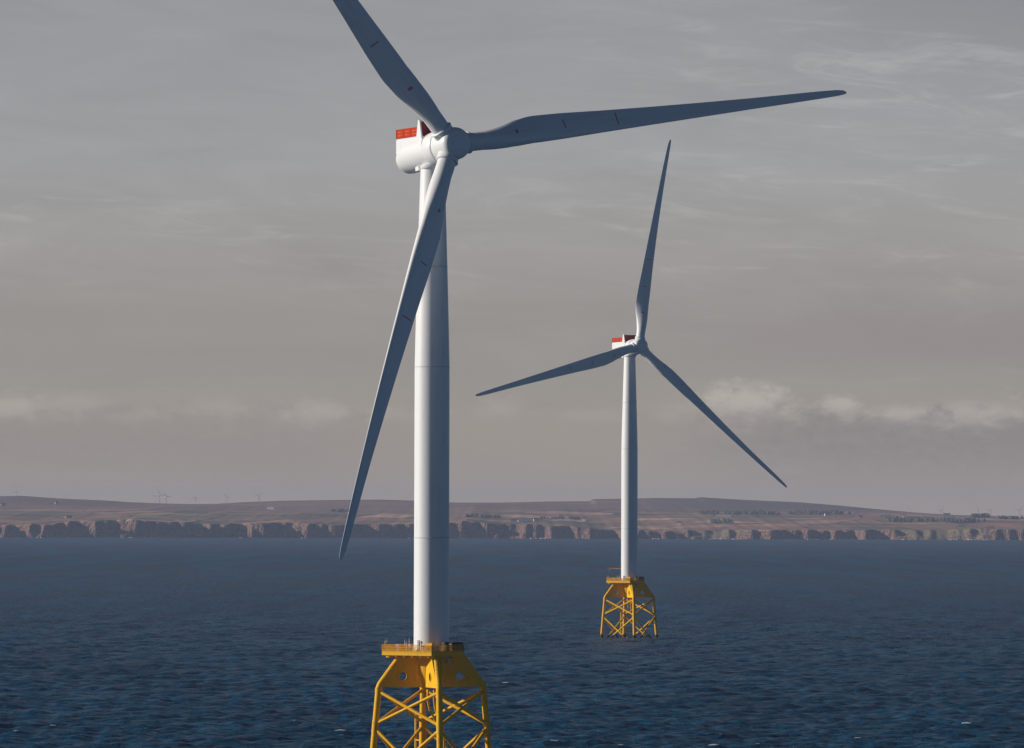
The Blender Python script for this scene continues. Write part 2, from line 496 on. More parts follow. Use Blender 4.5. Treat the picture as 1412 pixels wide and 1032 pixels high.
def nacelle_matrix(yaw_deg, tilt_deg=6.0):
    return Matrix.Translation((0, 0, 108.2)) @ Matrix.Rotation(R(180 + yaw_deg), 4, 'Z') @ Matrix.Rotation(R(tilt_deg), 4, 'X')
ROTOR_A = 6.7
def blade_local(phi_deg, cone=2.5):
    p = R(phi_deg); rad = Vector((-math.cos(p), 0, math.sin(p))); up = Vector((0, 1, 0))
    z = (rad * math.cos(R(cone)) + up * math.sin(R(cone))).normalized()
    x = up.cross(z).normalized(); y = z.cross(x)
    M = Matrix((x, y, z)).transposed().to_4x4(); M.translation = (0, ROTOR_A, 0)
    return M

def girder_arm(k, parent):
    """V shaped box arm from a leg head to the central column, with a pipe sleeve right through it"""
    d = leg_dir(k); t = Vector((-d.y, d.x, 0))
    mb = MB()
    zb, zt = 15.15, PLAT_Z - 0.02
    hole_r, hole_z, hole_s = 0.82, 17.0, 4.95
    for sg in (-1, 1):
        A = d * 9.05 + t * (0.42 * sg); B = d * 1.5 + t * (1.35 * sg)
        u = (B - A).normalized(); nrm = Vector((-u.y, u.x, 0))
        L = (B - A).length
        def P(s, z): return A + u * s + Vector((0, 0, z))
        # outline in (s, z)
        top_s = 9.05 - 5.6
        out = [(0.0, zb), (L, zb), (L, zt), (top_s, zt), (0.0, zb + 0.55)]
        hs = (9.05 - hole_s)
        n = 32
        inner = [(hs + hole_r * math.cos(2 * PI * i / n), hole_z + hole_r * math.sin(2 * PI * i / n)) for i in range(n)]
        def ray(ang):
            dx, dz = math.cos(ang), math.sin(ang); best = 1e9
            for i in range(5):
                (x1, z1), (x2, z2) = out[i], out[(i + 1) % 5]
                ex, ez = x2 - x1, z2 - z1; den = dx * ez - dz * ex
                if abs(den) < 1e-9: continue
                q = ((x1 - hs) * ez - (z1 - hole_z) * ex) / den; w = ((x1 - hs) * dz - (z1 - hole_z) * dx) / den
                if q > 0 and -1e-6 <= w <= 1 + 1e-6: best = min(best, q)
            return (hs + dx * best, hole_z + dz * best)
        angs = sorted([2 * PI * i / n for i in range(n)] + [math.atan2(z - hole_z, x - hs) % (2 * PI) for x, z in out])
        inn = [(hs + hole_r * math.cos(a), hole_z + hole_r * math.sin(a)) for a in angs]; ou = [ray(a) for a in angs]
        m = len(angs); th = 0.05
        for side in (0, 1):
            off = nrm * (th * (side - 0.5))
            vs = [P(*q) + off for q in inn] + [P(*q) + off for q in ou]
            mb.add(vs, [(i, (i + 1) % m, m + (i + 1) % m, m + i) for i in range(m)])
        vo = [P(*q) + nrm * (th * -0.5) for q in ou] + [P(*q) + nrm * (th * 0.5) for q in ou]
        mb.add(vo, [(i, (i + 1) % m, m + (i + 1) % m, m + i) for i in range(m)])
    # flanges joining the two webs
    A1, A2 = d * 8.9 + t * 0.40, d * 8.9 - t * 0.40; B1, B2 = d * 2.0 + t * 1.22, d * 2.0 - t * 1.22
    for z in (zb + 0.25,):
        q = [A1, B1, B2, A2]; vs = [p + Vector((0, 0, z)) for p in q] + [p + Vector((0, 0, z + 0.05)) for p in q]
        mb.add(vs, [(0, 1, 2, 3), (7, 6, 5, 4), (0, 4, 5, 1), (1, 5, 6, 2), (2, 6, 7, 3), (3, 7, 4, 0)])
    q0, q1 = d * 8.95 + Vector((0, 0, 15.7)), d * 5.5 + Vector((0, 0, zt - 0.05))
    vs = [q0 + t * .41, q0 - t * .41, q1 - t * .83, q1 + t * .83]; dn = (d * -0.04)
    vs = vs + [p + dn for p in vs]
    mb.add(vs, [(0, 1, 2, 3), (7, 6, 5, 4), (0, 4, 5, 1), (1, 5, 6, 2), (2, 6, 7, 3), (3, 7, 4, 0)])
    arm = mb.build('girder_arm', YELLOW, parent)
    sl = MB(); n = 32
    hw = 0.42 + (9.05 - hole_s) / 7.55 * 0.93 + 0.06
    c = d * hole_s + Vector((0, 0, hole_z)); rings = []
    for r_, w in ((hole_r - 0.06, -hw), (hole_r + 0.10, -hw), (hole_r + 0.10, hw), (hole_r - 0.06, hw), (hole_r - 0.06, -hw)):
        rings.append([c + t * w + d * (r_ * math.cos(2 * PI * i / n)) + Vector((0, 0, r_ * math.sin(2 * PI * i / n))) for i in range(n)])
    sl.loft(rings, cap=False)
    sl.build('pipe_sleeve', YELLOW, arm)

def make_turbine(loc):
    root = empty('wind_turbine', loc)
    # ---- jacket
    for k in range(4):
        mb = MB()
        d = leg_dir(k)
        top = Vector((d.x * 5.45, d.y * 5.45, PLAT_Z - 0.25)); kn = leg_pt(k, 15.35)
        foot = leg_pt(k, -3.0)
        u = (kn - top).normalized(); v = (foot - kn).normalized()
        # smooth elbow at the knuckle
        mb.path([top, kn - u * 0.9, kn - u * 0.35 + v * 0.04, kn + v * 0.35 - u * 0.02, kn + v * 0.9, foot], 0.56, 20)
        for z0, z1 in ((14.2, 15.0), (7.4, 9.4)):                    # thicker node cans
            mb.tube(leg_pt(k, z0), leg_pt(k, z1), 0.60, n=20)
        mb.build('leg', YELLOW, root)
    for k in range(4):
        j = (k + 1) % 4
        for a, b in ((k, j), (j, k)):
            mb = MB(); mb.tube(leg_pt(a, 14.45), leg_pt(b, 8.75), 0.29, n=14); mb.build('brace', YELLOW, root)
            mb = MB(); mb.tube(leg_pt(a, 8.0), leg_pt(b, -3.0), 0.30, n=14); mb.build('brace', YELLOW, root)
    for k in range(4): girder_arm(k, root)
    mb = MB()
    mb.lathe([(14.9, 0.4), (15.0, 1.75), (15.5, 2.2), (16.6, 2.5), (18.2, 2.75), (PLAT_Z - 0.02, 2.85)], n=64)
    mb.build('central_column', YELLOW, root)
    # ---- cable pipes and boat landing behind the jacket
    for px, py, bend in ((0.5, 1.6, 0.5), (1.2, 0.9, 0.35), (-0.6, 1.0, 0.8)):
        mb = MB()
        mb.path([(px, py, 15.0), (px, py, 12.8), (px + bend * .35, py + .2, 11.4), (px + bend * 1.1, py + .6, 10.1), (px + bend * 2.2, py + 1.4, 8.4), (px + bend * 2.9, py + 2.1, 6.0), (px + bend * 3.1, py + 2.4, -3.0)], 0.21, 12)
        mb.build('cable_pipe', YELLOW, root)
    bl = MB(); bd = leg_dir(2); bt = Vector((-bd.y, bd.x, 0))
    c0 = bd * 11.9
    for s in (-0.9, 0.9):
        p = c0 + bt * s; bl.tube((p.x, p.y, -2.5), (p.x, p.y, 10.2), 0.2, n=12)
        for z in (1.5, 5.5, 9.5):
            q = leg_pt(2, z); bl.tube((p.x, p.y, z), (q.x, q.y, z), 0.13, n=10)
    z = -0.5
    while z < 10.2:
        a = c0 + bt * -0.3; b_ = c0 + bt * 0.3; bl.tube((a.x, a.y, z), (b_.x, b_.y, z), 0.03, n=6); z += 0.35
    for s in (-0.3, 0.3):
        p = c0 + bt * s; bl.tube((p.x, p.y, -1), (p.x, p.y, 10.4), 0.05, n=8)
    bl.build('boat_landing', YELLOW, root)
    # ---- platform (axes along its two lower edges)
    e1 = Vector((-0.814, 0.581, 0)); e2 = Vector((0.581, 0.814, 0)); F0 = Vector((0.25, -7.25, 0)); LA, LB = 10.9, 10.2
    rot = Matrix((e1, e2, Vector((0, 0, 1)))).transposed()
    def Q(a, b, z): p = F0 + e1 * a + e2 * b; return Vector((p.x, p.y, z))
    mb = MB()
    ch = 0.9
    outl = [(0.15, 0), (LA - 0.15, 0), (LA, 0.15), (LA, LB - ch), (LA - ch, LB), (ch, LB), (0, LB - ch), (0, 0.15)]
    vs = [Q(a, b, PLAT_Z) for a, b in outl] + [Q(a, b, PLAT_Z + 0.55) for a, b in outl]
    n = len(outl)
    mb.add(vs, [tuple(reversed(range(n))), tuple(range(n, 2 * n))] + [(i, (i + 1) % n, n + (i + 1) % n, n + i) for i in range(n)])
    for a in np.linspace(1.2, LA - 1.2, 6): mb.box(Q(a, LB / 2, PLAT_Z - 0.16), (0.16, LB - 0.6, 0.31), rot)
    for b in (1.0, LB - 1.0): mb.box(Q(LA / 2, b, PLAT_Z - 0.205), (LA - 0.6, 0.2, 0.40), rot)
    plat = mb.build('platform', YELLOW, root)
    rl = MB(); zt = PLAT_Z + 0.55
    for i in range(n):
        (a0, b0), (a1, b1) = outl[i], outl[(i + 1) % n]
        L = math.hypot(a1 - a0, b1 - b0); inset = 0.06
        pa, pb = Q(a0, b0, zt), Q(a1, b1, zt)
        m = max(1, int(round(L / 1.25)))
        for h in (0.45, 0.85, 1.25): rl.tube(pa + Vector((0, 0, h)), pb + Vector((0, 0, h)), 0.045, n=6)
        for j in range(m + 1):
            p = pa.lerp(pb, j / m); rl.tube(p, p + Vector((0, 0, 1.3)), 0.05, n=6)
        nb = int(L / 0.17)
        for j in range(nb):
            p = pa.lerp(pb, (j + .5) / nb); rl.tube(p + Vector((0, 0, 0.0)), p + Vector((0, 0, 1.2)), 0.028, n=5, cap=False)
        # kick plate
        u = (pb - pa).normalized(); rr_ = Matrix((u, Vector((-u.y, u.x, 0)), Vector((0, 0, 1)))).transposed()
        rl.box((pa + pb) / 2 + Vector((0, 0, 0.125)), (max(0.05, L - 0.12), 0.03, 0.25), rr_)
    rl.build('platform_railing', YELLOW_RAIL, plat)
    def bevbox(mb, c, s, r_=None):
        mb.box(c, s, r_)
    cab = MB(); cab.box(Q(0.95, 0.75, zt + 0.8), (1.25, 0.8, 1.6), rot); cab.box(Q(0.95, 0.75, zt + 1.64), (1.35, 0.9, 0.08), rot)
    cab.build('switch_cabinet', YELLOW, plat)
    cab = MB(); cab.box(Q(0.6, 4.6, zt + 0.85), (0.7, 1.3, 1.7), rot); cab.box(Q(0.6, 4.6, zt + 1.75), (0.8, 1.4, 0.10), rot)
    cab.box(Q(0.24, 4.6, zt + 0.8), (0.04, 0.9, 1.3), rot)
    cab.build('equipment_cabinet', DARK, plat)
    cab = MB(); cab.lathe([(0, 0.95), (0.06, 1.0), (1.5, 1.0), (1.62, 0.9), (1.7, 0.5)], n=24)
    o = cab.build('storage_tank', DARK, plat); o.location = Q(1.15, LB - 1.2, zt)
    sg = MB(); sg.box(Q(-0.10, 0.6, zt + 0.72), (0.04, 0.28, 1.35), rot); sg.build('sign_board', GALV, plat)
    # small gear on deck
    for a, b, s in ((LA - 3.0, 0.7, (0.5, 0.4, 1.25)), (LA - 5.6, 0.8, (0.45, 0.4, 1.3)), (LA - 7.0, 1.3, (0.35, 0.35, 2.0))):
        g = MB(); g.box(Q(a, b, zt + s[2] / 2), s, rot); g.box(Q(a, b, zt + s[2] + 0.04), (s[0] + .08, s[1] + .08, 0.08), rot); g.build('deck_box', GALV, plat)
    g = MB(); p = Q(LA - 0.45, 0.45, zt); g.tube(p, p + Vector((0, 0, 2.1)), 0.07, n=8)
    g.box(p + Vector((0.1, 0, 2.15)), (0.5, 0.3, 0.25)); g.tube(p + Vector((0.25, 0, 1.6)), p + Vector((0.25, 0, 2.3)), 0.12, n=8); g.build('navigation_light', GALV, plat)
    g = MB()
    for a, b, h in ((6.9, 1.4, 2.2), (6.4, 1.2, 1.9), (6.1, 1.6, 2.4)):
        p = Q(a, b, zt); g.tube(p, p + Vector((0, 0, h)), 0.06, n=6); g.box(p + Vector((0, 0, h)), (0.22, 0.22, 0.3))
    g.build('lamp_post', GALV, plat)
    g = MB(); g.box(Q(1.2, LB * 0.62, PLAT_Z - 0.62), (0.35, 3.1, 0.12), rot); g.tube(Q(1.2, LB * 0.62, PLAT_Z - 0.6), Q(1.2, LB * 0.62, PLAT_Z - 1.35), 0.3, n=12)
    for b in (LB * 0.62 - 1.2, LB * 0.62 + 1.2): g.tube(Q(1.2, b, PLAT_Z - 0.6), Q(1.2, b, PLAT_Z - 0.2), 0.05, n=6)
    g.build('cable_hatch', GALV, plat)
    # deck crane (its own origin at the foot of the column so that it can slew)
    g = MB(); H = 4.6
    g.tube((0, 0, 0), (0, 0, H), 0.22, 0.18, n=12); g.box((0, 0, H + 0.1), (0.6, 0.6, 0.5))
    g.tube((-0.8, 0, H), (5.2, 0, H + 0.2), 0.15, 0.10, n=10)
    g.tube((5.0, 0, H + .1), (5.0, 0, H - 0.9), 0.03, n=6)
    crane = g.build('deck_crane', YELLOW, plat)
    crane.location = (-2.4, 4.6, zt); crane.rotation_euler = (0, 0, R(190))
    # ---- tower
    prof = [(PLAT_Z + 0.5, 3.06)]
    for z in np.linspace(PLAT_Z + 1.0, 70.5, 20): prof.append((float(z), 3.06 - (z - PLAT_Z) * 0.0006))
    for z in np.linspace(72, 105.2, 14):
        q = (z - 70.5) / 34.7; prof.append((float(z), 3.03 - 0.93 * q ** 1.15))
    mb = MB(); mb.lathe(prof, n=96)
    tower = mb.build('tower', WHITE, root)
    for z in (41.0, 70.6, 88.0):
        r_ = float(np.interp(z, [p[0] for p in prof], [p[1] for p in prof]))
        mb = MB(); mb.lathe([(z - 0.09, r_ - 0.02), (z - 0.09, r_ + 0.015), (z + 0.09, r_ + 0.015), (z + 0.09, r_ - 0.02)], n=96, cap=False)
        mb.build('section_joint', GREY_SEAM, tower)
    mb = MB(); mb.lathe([(PLAT_Z + 0.56, 3.3), (PLAT_Z + 0.85, 3.3), (PLAT_Z + 0.85, 3.08)], n=64, cap=False); mb.build('base_flange', YELLOW, tower)
    # ---- nacelle
    mb = MB()
    rings = []
    for a, w, hu, hd, zc in ((-9.05, 0.5, 0.35, 0.4, -0.55), (-9.0, 1.3, .8, 1.05, -0.5), (-8.85, 2.15, 1.25, 2.0, -0.42), (-8.5, 2.6, 1.55, 2.45, -0.3), (-7.9, 2.82, 1.9, 2.7, -0.12), (-6.8, 2.88, 2.2, 2.8, -0.04),
                             (-5.2, 2.9, 2.3, 2.88, 0), (-3, 2.9, 2.4, 2.9, 0), (0, 2.9, 2.6, 2.9, 0), (1.0, 2.92, 2.85, 2.9, 0)):
        rings.append(superring(a, w, hu, hd, 56, 2.7 if a > -7 else 2.2, 2.0, zc))
    mb.loft(rings)
    # generator drum in front of the tower
    mb.lathe([(0.95, 2.7), (1.05, 2.95), (1.3, 3.06), (3.6, 3.06), (4.1, 3.0), (4.24, 2.9), (4.25, 0.5)], axis='y', n=72, cap=False)
    # roof deck housing
    rr_ = []
    for a, w, z0, z1 in ((-8.1, 2.5, 0.2, 2.72), (-8.05, 2.62, 0.1, 2.8), (0.3, 2.72, 0.1, 2.95), (0.9, 2.6, 0.3, 2.85)):
        rr_.append([Vector((-w, a, z0)), Vector((w, a, z0)), Vector((w, a, z1 - 0.25)), Vector((w - .25, a, z1)), Vector((-w + .25, a, z1)), Vector((-w, a, z1 - .25))])
    lev = Matrix.Translation((0, -0.2, 2.5)) @ Matrix.Rotation(R(-6), 4, 'X') @ Matrix.Translation((0, 0.2, -2.9))
    mb.loft([[lev @ p for p in q] for q in rr_], smooth=False)
    # yaw collar under the nacelle
    nac = mb.build('nacelle', WHITE, root)
    # the roof deck stands level although the shaft is tilted
    level = Matrix.Translation((0, -0.2, 2.5)) @ Matrix.Rotation(R(-6), 4, 'X') @ Matrix.Translation((0, 0.2, -2.9))
    yw = MB()
    yw.lathe([(-3.35, 2.12), (-3.2, 2.3), (-2.6, 2.3)], n=64); yw.box((1.2, -2.6, -2.85), (1.3, 1.1, 0.7)); yw.build('yaw_ring', WHITE, nac)
    # helicopter winching rail: orange red panels in three bays
    zd = 2.86
    rail = MB()
    def panel(p, q, n_):
        p, q = Vector(p), Vector(q); u = (q - p).normalized(); L = (q - p).length
        rr2 = Matrix((u, Vector((-u.y, u.x, 0)), Vector((0, 0, 1)))).transposed()
        rail.mi = 0; rail.box((p + q) / 2 + Vector((0, 0, 0.75)), (L, 0.04, 1.42), rr2)
        for j in range(n_ + 1):
            c = p.lerp(q, j / n_); rail.mi = 0; rail.box(c + Vector((0, 0, 0.78)), (0.16, 0.14, 1.56), rr2)
        rail.box((p + q) / 2 + Vector((0, 0, 1.53)), (L, 0.12, 0.12), rr2)
        rail.mi = 1
        for j in range(n_):
            c = p.lerp(q, (j + .5) / n_)
            for h in (0.45, 1.05): rail.box(c + Vector((0, 0, h)), (L / n_ * 0.55, 0.12, 0.10), rr2)
            rail.box(c + Vector((0, 0, 0.75)), (0.10, 0.13, 0.9), rr2)
    panel((2.6, -8.0, zd - .04), (2.6, -0.35, zd + .05), 3); panel((-2.6, -8.0, zd - .04), (-2.6, -0.35, zd + .05), 3); panel((-2.5, -8.0, zd - .04), (2.5, -8.0, zd - .04), 2)
    rail.build('winching_rail', [RED, ORANGE], nac).matrix_local = level
    # cooler: upright panel across the roof, red faces and white wedge ends
    cl = MB(); cl.box((0, 0.35, 4.15), (4.9, 0.5, 2.5)); 
    for x in np.linspace(-2.2, 2.2, 12): cl.box((x, 0.35, 4.15), (0.08, 0.62, 2.4))
    cooler = cl.build('cooler_panel', SHADED_RED, nac); cooler.matrix_local = level
    fr = MB()
    for sg in (-1, 1):
        x0, x1 = sg * 2.46, sg * 2.72
        prof2 = [(-0.75, 2.7), (1.0, 2.7), (0.55, 4.6), (0.35, 5.55), (0.05, 5.75), (-0.2, 5.5), (-0.45, 4.3)]
        vs = [Vector((x0, a, z)) for a, z in prof2] + [Vector((x1, a, z)) for a, z in prof2]
        m = len(prof2); fr.add(vs, [tuple(range(m)), tuple(reversed(range(m, 2 * m)))] + [(i, m + i, m + (i + 1) % m, (i + 1) % m) for i in range(m)])
    fr.box((0, 0.35, 5.43), (4.9, 0.56, 0.07))
    fr.build('cooler_frame', WHITE, cooler)
    ms = MB()
    for x, a, h in ((2.3, -0.75, 5.0), (1.7, -0.7, 5.35)):
        ms.tube((x, a, 2.9), (x, a, h), 0.05, n=6); ms.tube((x - .3, a, h - .1), (x + .3, a, h - .1), 0.04, n=6); ms.tube((x, a, h), (x, a, h + .3), 0.12, n=8)
    ms.build('wind_mast', DARK, nac).matrix_local = level
    # ---- hub
    mb = MB()
    mb.lathe([(4.28, 2.5), (4.31, 2.86), (4.6, 2.88), (8.05, 2.80), (8.4, 2.72), (8.75, 2.55), (9.05, 2.25), (9.2, 1.9), (9.26, 1.2), (9.28, 0.05)], axis='y', n=72)
    hub = mb.build('hub', WHITE, root)
    mb = MB(); mb.lathe([(9.05, 1.35), (9.33, 1.33), (9.37, 1.2), (9.39, .05)], axis='y', n=48); mb.build('hub_hatch', WHITE, hub)
    # blades + root collars
    blade_me = make_blade_mesh()
    first = None; blades = []
    for k in range(3):
        if first is None:
            first = blade_me.build('blade', BLADE, root); b = first
            c = MB(); c.lathe([(1.6, 1.86), (3.0, 1.86), (3.1, 1.96), (3.3, 1.96), (3.36, 1.7), (3.36, 1.5)], n=48, cap=False)
            col = c.build('blade_collar', WHITE, b); fcol = col
        else:
            b = first.copy(); COL.objects.link(b); b.parent = root
            col = fcol.copy(); COL.objects.link(col); col.parent = b
        blades.append(b)
    return root

def pose(root, yaw, phis):
    M = nacelle_matrix(yaw); bi = 0
    for ch in [o for o in S.objects if o.parent == root]:
        kind = ch.name.split('.')[0]
        if kind in ('nacelle', 'hub'): ch.matrix_local = M
        elif kind == 'blade':
            ch.matrix_local = M @ blade_local(phis[bi]); bi += 1

CRANE_H = 2.8
NEAR = Vector((px2x(595.8, 1000), 1000, 0)); FAR_D = 2154.0
FAR = Vector((px2x(868.3, FAR_D), FAR_D, 0))
t1 = make_turbine(NEAR)
tag(t1, 'large near white wind turbine on a yellow lattice jacket cut off by the bottom edge', 'wind turbine', 'offshore wind turbines on yellow jackets')
bpy.context.view_layer.update()
t2 = copy_tree(t1)
t2.location = FAR
tag(t2, 'smaller farther white wind turbine whose whole yellow jacket stands in the open sea', 'wind turbine', 'offshore wind turbines on yellow jackets')
bpy.context.view_layer.update()
for ch in S.objects:      # the near crane is slewed round behind its tower
    if ch.name.split('.')[0] == 'deck_crane' and ch.parent.parent == t1: ch.rotation_euler = (0, 0, R(10)); ch.location.x = -2.0
pose(t1, 30.5, (8.0, 129.5, 247.6))
pose(t2, 30.5, (79.5, 195.0, 317.0))

# ------------------------------------------------------------------ setting
make_sea()
make_land()

def surf_obj():
    m, nt, b = new_mat('surf_foam'); b.inputs['Base Color'].default_value = (0.78, 0.78, 0.77, 1); b.inputs['Roughness'].default_value = 0.8
    mb = MB()
    spots = [(187, 12), (334, 10), (565, 16), (744, 26), (752, 14), (911, 24), (985, 18), (1004, 28), (1081, 16), (1087, 12), (1120, 18), (1146, 12), (1157, 12), (1172, 18),
             (1201, 14), (1308, 12), (1331, 18), (1350, 10), (60, 10), (420, 10), (1240, 8)]
    for px, w in spots:
        x = px2x(px, DC0); xs = np.array([x]); y = float((coast_y(xs) + jag(xs))[0]) - 7
        wm = w * 1.5
        for q in range(max(2, int(wm / 4))):
            cx_ = x + random.uniform(-.5, .5) * wm; yy = y + random.uniform(-3, 3); rad = random.uniform(1.6, 4.0); h = random.uniform(.7, 1.7)
            rings = [[Vector((cx_ + rad * f * math.cos(2 * PI * i / 8) * random.uniform(.8, 1.2), yy + rad * f * .8 * math.sin(2 * PI * i / 8), z)) for i in range(8)] for f, z in ((1, -.3), (.85, h * .5), (.4, h))]
            mb.loft(rings)
    o = mb.build('surf', m); tag(o, 'white surf breaking in patches along the foot of the cliffs', 'surf', kind='stuff')
surf_obj()

# farmhouses
HW = paint('harled_wall', (0.72, 0.70, 0.66), 0.85); SLATE = paint('slate_roof', (0.10, 0.10, 0.11), 0.7); BARN = paint('barn_sheet', (0.42, 0.45, 0.42), 0.6)
def house(px, py, w, dpt, h, label, wall=HW, roof=SLATE, chim=True, name='farmhouse', cat='house'):
    p = land_point(px, py + 0.6)
    r = empty(name, p); tag(r, label, cat, 'farm buildings on the far coast')
    r.rotation_euler.z = random.uniform(-.35, .35)
    mb = MB(); e = h * .62
    mb.add([(-w/2, -dpt/2, -1.5), (w/2, -dpt/2, -1.5), (w/2, dpt/2, -1.5), (-w/2, dpt/2, -1.5), (-w/2, -dpt/2, e), (w/2, -dpt/2, e), (w/2, dpt/2, e), (-w/2, dpt/2, e), (-w/2, 0, h), (w/2, 0, h)],
           [(0, 1, 5, 4), (2, 3, 7, 6), (1, 2, 6, 9, 5), (3, 0, 4, 8, 7), (4, 5, 9, 8), (6, 7, 8, 9)])
    mb.build('wall', wall, r)
    rf = MB(); t = 0.25; o = .4
    for sg in (-1, 1):
        a, b = Vector((0, sg * (dpt/2 + o), e - o * .6)), Vector((0, 0, h + .05))
        vs = [Vector((s * (w/2 + o), q.y, q.z + dz)) for q in (a, b) for s in (-1, 1) for dz in (0.05, t)]
        rf.add(vs, [(0, 2, 6, 4), (1, 5, 7, 3), (0, 1, 3, 2), (4, 6, 7, 5), (0, 4, 5, 1), (2, 3, 7, 6)])
    ro = rf.build('roof', roof, r)
    if chim:
        for s in (-1, 1):
            c = MB(); c.box((s * (w/2 - .6), 0, h + .6), (.9, .7, 1.6)); c.build('chimney', wall, ro)
H = [
 (5, 698.5, 14, 7, 7, 'white speck of a farmhouse on the far left hillside at the frame edge', 1),
 (78.5, 696.3, 9, 7, 9, 'small pale house high on the left hill below the skyline turbines', 1),
 (95, 715.3, 16, 7, 6, 'pale low cottage just above the left cliffs', 1),
 (374.5, 702.6, 22, 8, 6, 'long white farm building high on the hill left of the near turbine', 0),
 (709.5, 719.3, 15, 7, 7, 'white house at the left end of the farm between the two towers', 1),
 (724, 718.9, 34, 8, 4, 'long low pale shed in the middle of the farm between the towers', 0),
 (739.5, 718, 12, 8, 7, 'white gabled house at the right end of the farm between the towers', 1),
 (806, 717.6, 10, 7, 8, 'small grey house standing alone left of the far turbine tower', 1),
 (937.3, 722.6, 12, 8, 8, 'bright white lone house on brown fields right of the far tower', 1),
 (1003.5, 723.8, 12, 7, 7, 'bright white house beside a dark copse near the cliffs', 1),
 (999, 711.6, 40, 12, 5, 'long pale green barn below the dark hill', 0),
 (1043, 713, 12, 7, 7, 'pinkish white house at the lower edge of the dark moor', 1),
 (1141, 710, 14, 8, 8, 'white house at the foot of the long dark hill', 1),
 (1186.5, 712, 12, 7, 6, 'small white cottage left of the pale steading on the right', 1),
 (1221, 710.2, 30, 10, 7, 'pale farm steading with a wide roof at the right hill end', 0),
 (1245, 711, 14, 7, 6, 'small pale house right of the wide steading', 1),
 (1306, 710.6, 18, 9, 9, 'bright white house on the skyline beside the far right wood', 1),
]
for px, py, w, dd, h, lab, ch in H:
    barn = ch == 0
    house(px, py, w, dd, h, lab, BARN if 'green' in lab else HW, SLATE if not ('white' in lab or 'pale' in lab) or ch else BARN, bool(ch), 'barn' if barn else 'farmhouse', 'barn' if barn else 'house')

# distant wind turbines on the hill skyline
PALE = paint('pale_grey_paint', (0.58, 0.57, 0.56), 0.6)  # grey chosen close to the tone of the sky behind
def hill_turbine_proto():
    r = empty('hill_turbine', (0, 0, 0))
    mb = MB(); mb.lathe([(-3, 1.6), (0, 1.55), (38, .9)], n=12); mb.build('tower', PALE, r)
    mb = MB(); mb.box((0, .6, 39), (2.0, 5.5, 2.2)); mb.tube((0, -2.2, 39), (0, -3.4, 39), 1.1, .5, n=10); mb.build('nacelle', PALE, r)
    for k in range(3):
        b = MB(); rings = []
        for q, c in ((0.6, .9), (4, 2.0), (12, 1.3), (21.5, .35)):
            rings.append([Vector((-.35 * c, 0, q)), Vector((0, -.14 * c, q)), Vector((.65 * c, 0, q)), Vector((0, .14 * c, q))])
        b.loft(rings); o = b.build('blade', PALE, r); o.location = (0, -3, 39)
    return r
HT = [(23, 679.5, 'leftmost of the tiny turbines on the distant skyline, at the left hilltop'), (67.5, 684.5, 'tiny skyline turbine just right of the left hilltop'),
      (93, 684.5, 'tiny turbine on the sloping left skyline above the small pale house'), (214, 687, 'left one of three crowded tiny turbines on the left skyline'),
      (220.6, 683.5, 'tallest middle one of three crowded tiny turbines on the left skyline'), (229.6, 686, 'right one of three crowded tiny turbines on the left skyline'),
      (269, 687.5, 'tiny turbine in the skyline dip right of the crowded three'), (312.5, 687.5, 'tiny turbine behind the pale far ridge midway to the near tower'),
      (357, 684.5, 'tiny turbine on the pale ridge, nearest to the near tower'), (1254, 701.5, 'tiny turbine at the right end of the long dark hill'),
      (1298, 702.5, 'tiny turbine above the white skyline house on the right'), (1349, 702, 'thin turbine seen edge on above the right skyline wood'),
      (1365.6, 702.6, 'brighter tiny turbine right of the thin edge on one'), (1405, 703, 'rightmost tiny turbine on the skyline at the frame edge')]
proto = hill_turbine_proto()
bpy.context.view_layer.update()
for i, (px, py, lab) in enumerate(HT):
    r = proto if i == 0 else copy_tree(proto)
    D = DC0 + DRIDGE + 350 + 120 * (i % 3)
    x = px2x(px, D); cy = float(coast_y(np.array([x]))[0]); g = float(land_z(np.array([x]), np.array([D - cy]))[0])
    hubz = CAM_H + (716.4 - py) / F_PX * D
    s = min(1.0, max(0.55, (hubz - g) / 39.0))
    r.location = (x, D, hubz - 39 * s); r.scale = (s, s, s)
    r.rotation_euler.z = R(25 if lab.find('edge on') < 0 or 'right of' in lab else 80)
    ph = random.uniform(0, 120); b = 0
    for ch in [o for o in S.objects if o.parent == r and o.name.startswith('blade')]:
        ch.rotation_euler = (0, R(ph + 120 * b), 0); b += 1
    tag(r, lab, 'wind turbine', 'tiny wind turbines on the distant skyline')

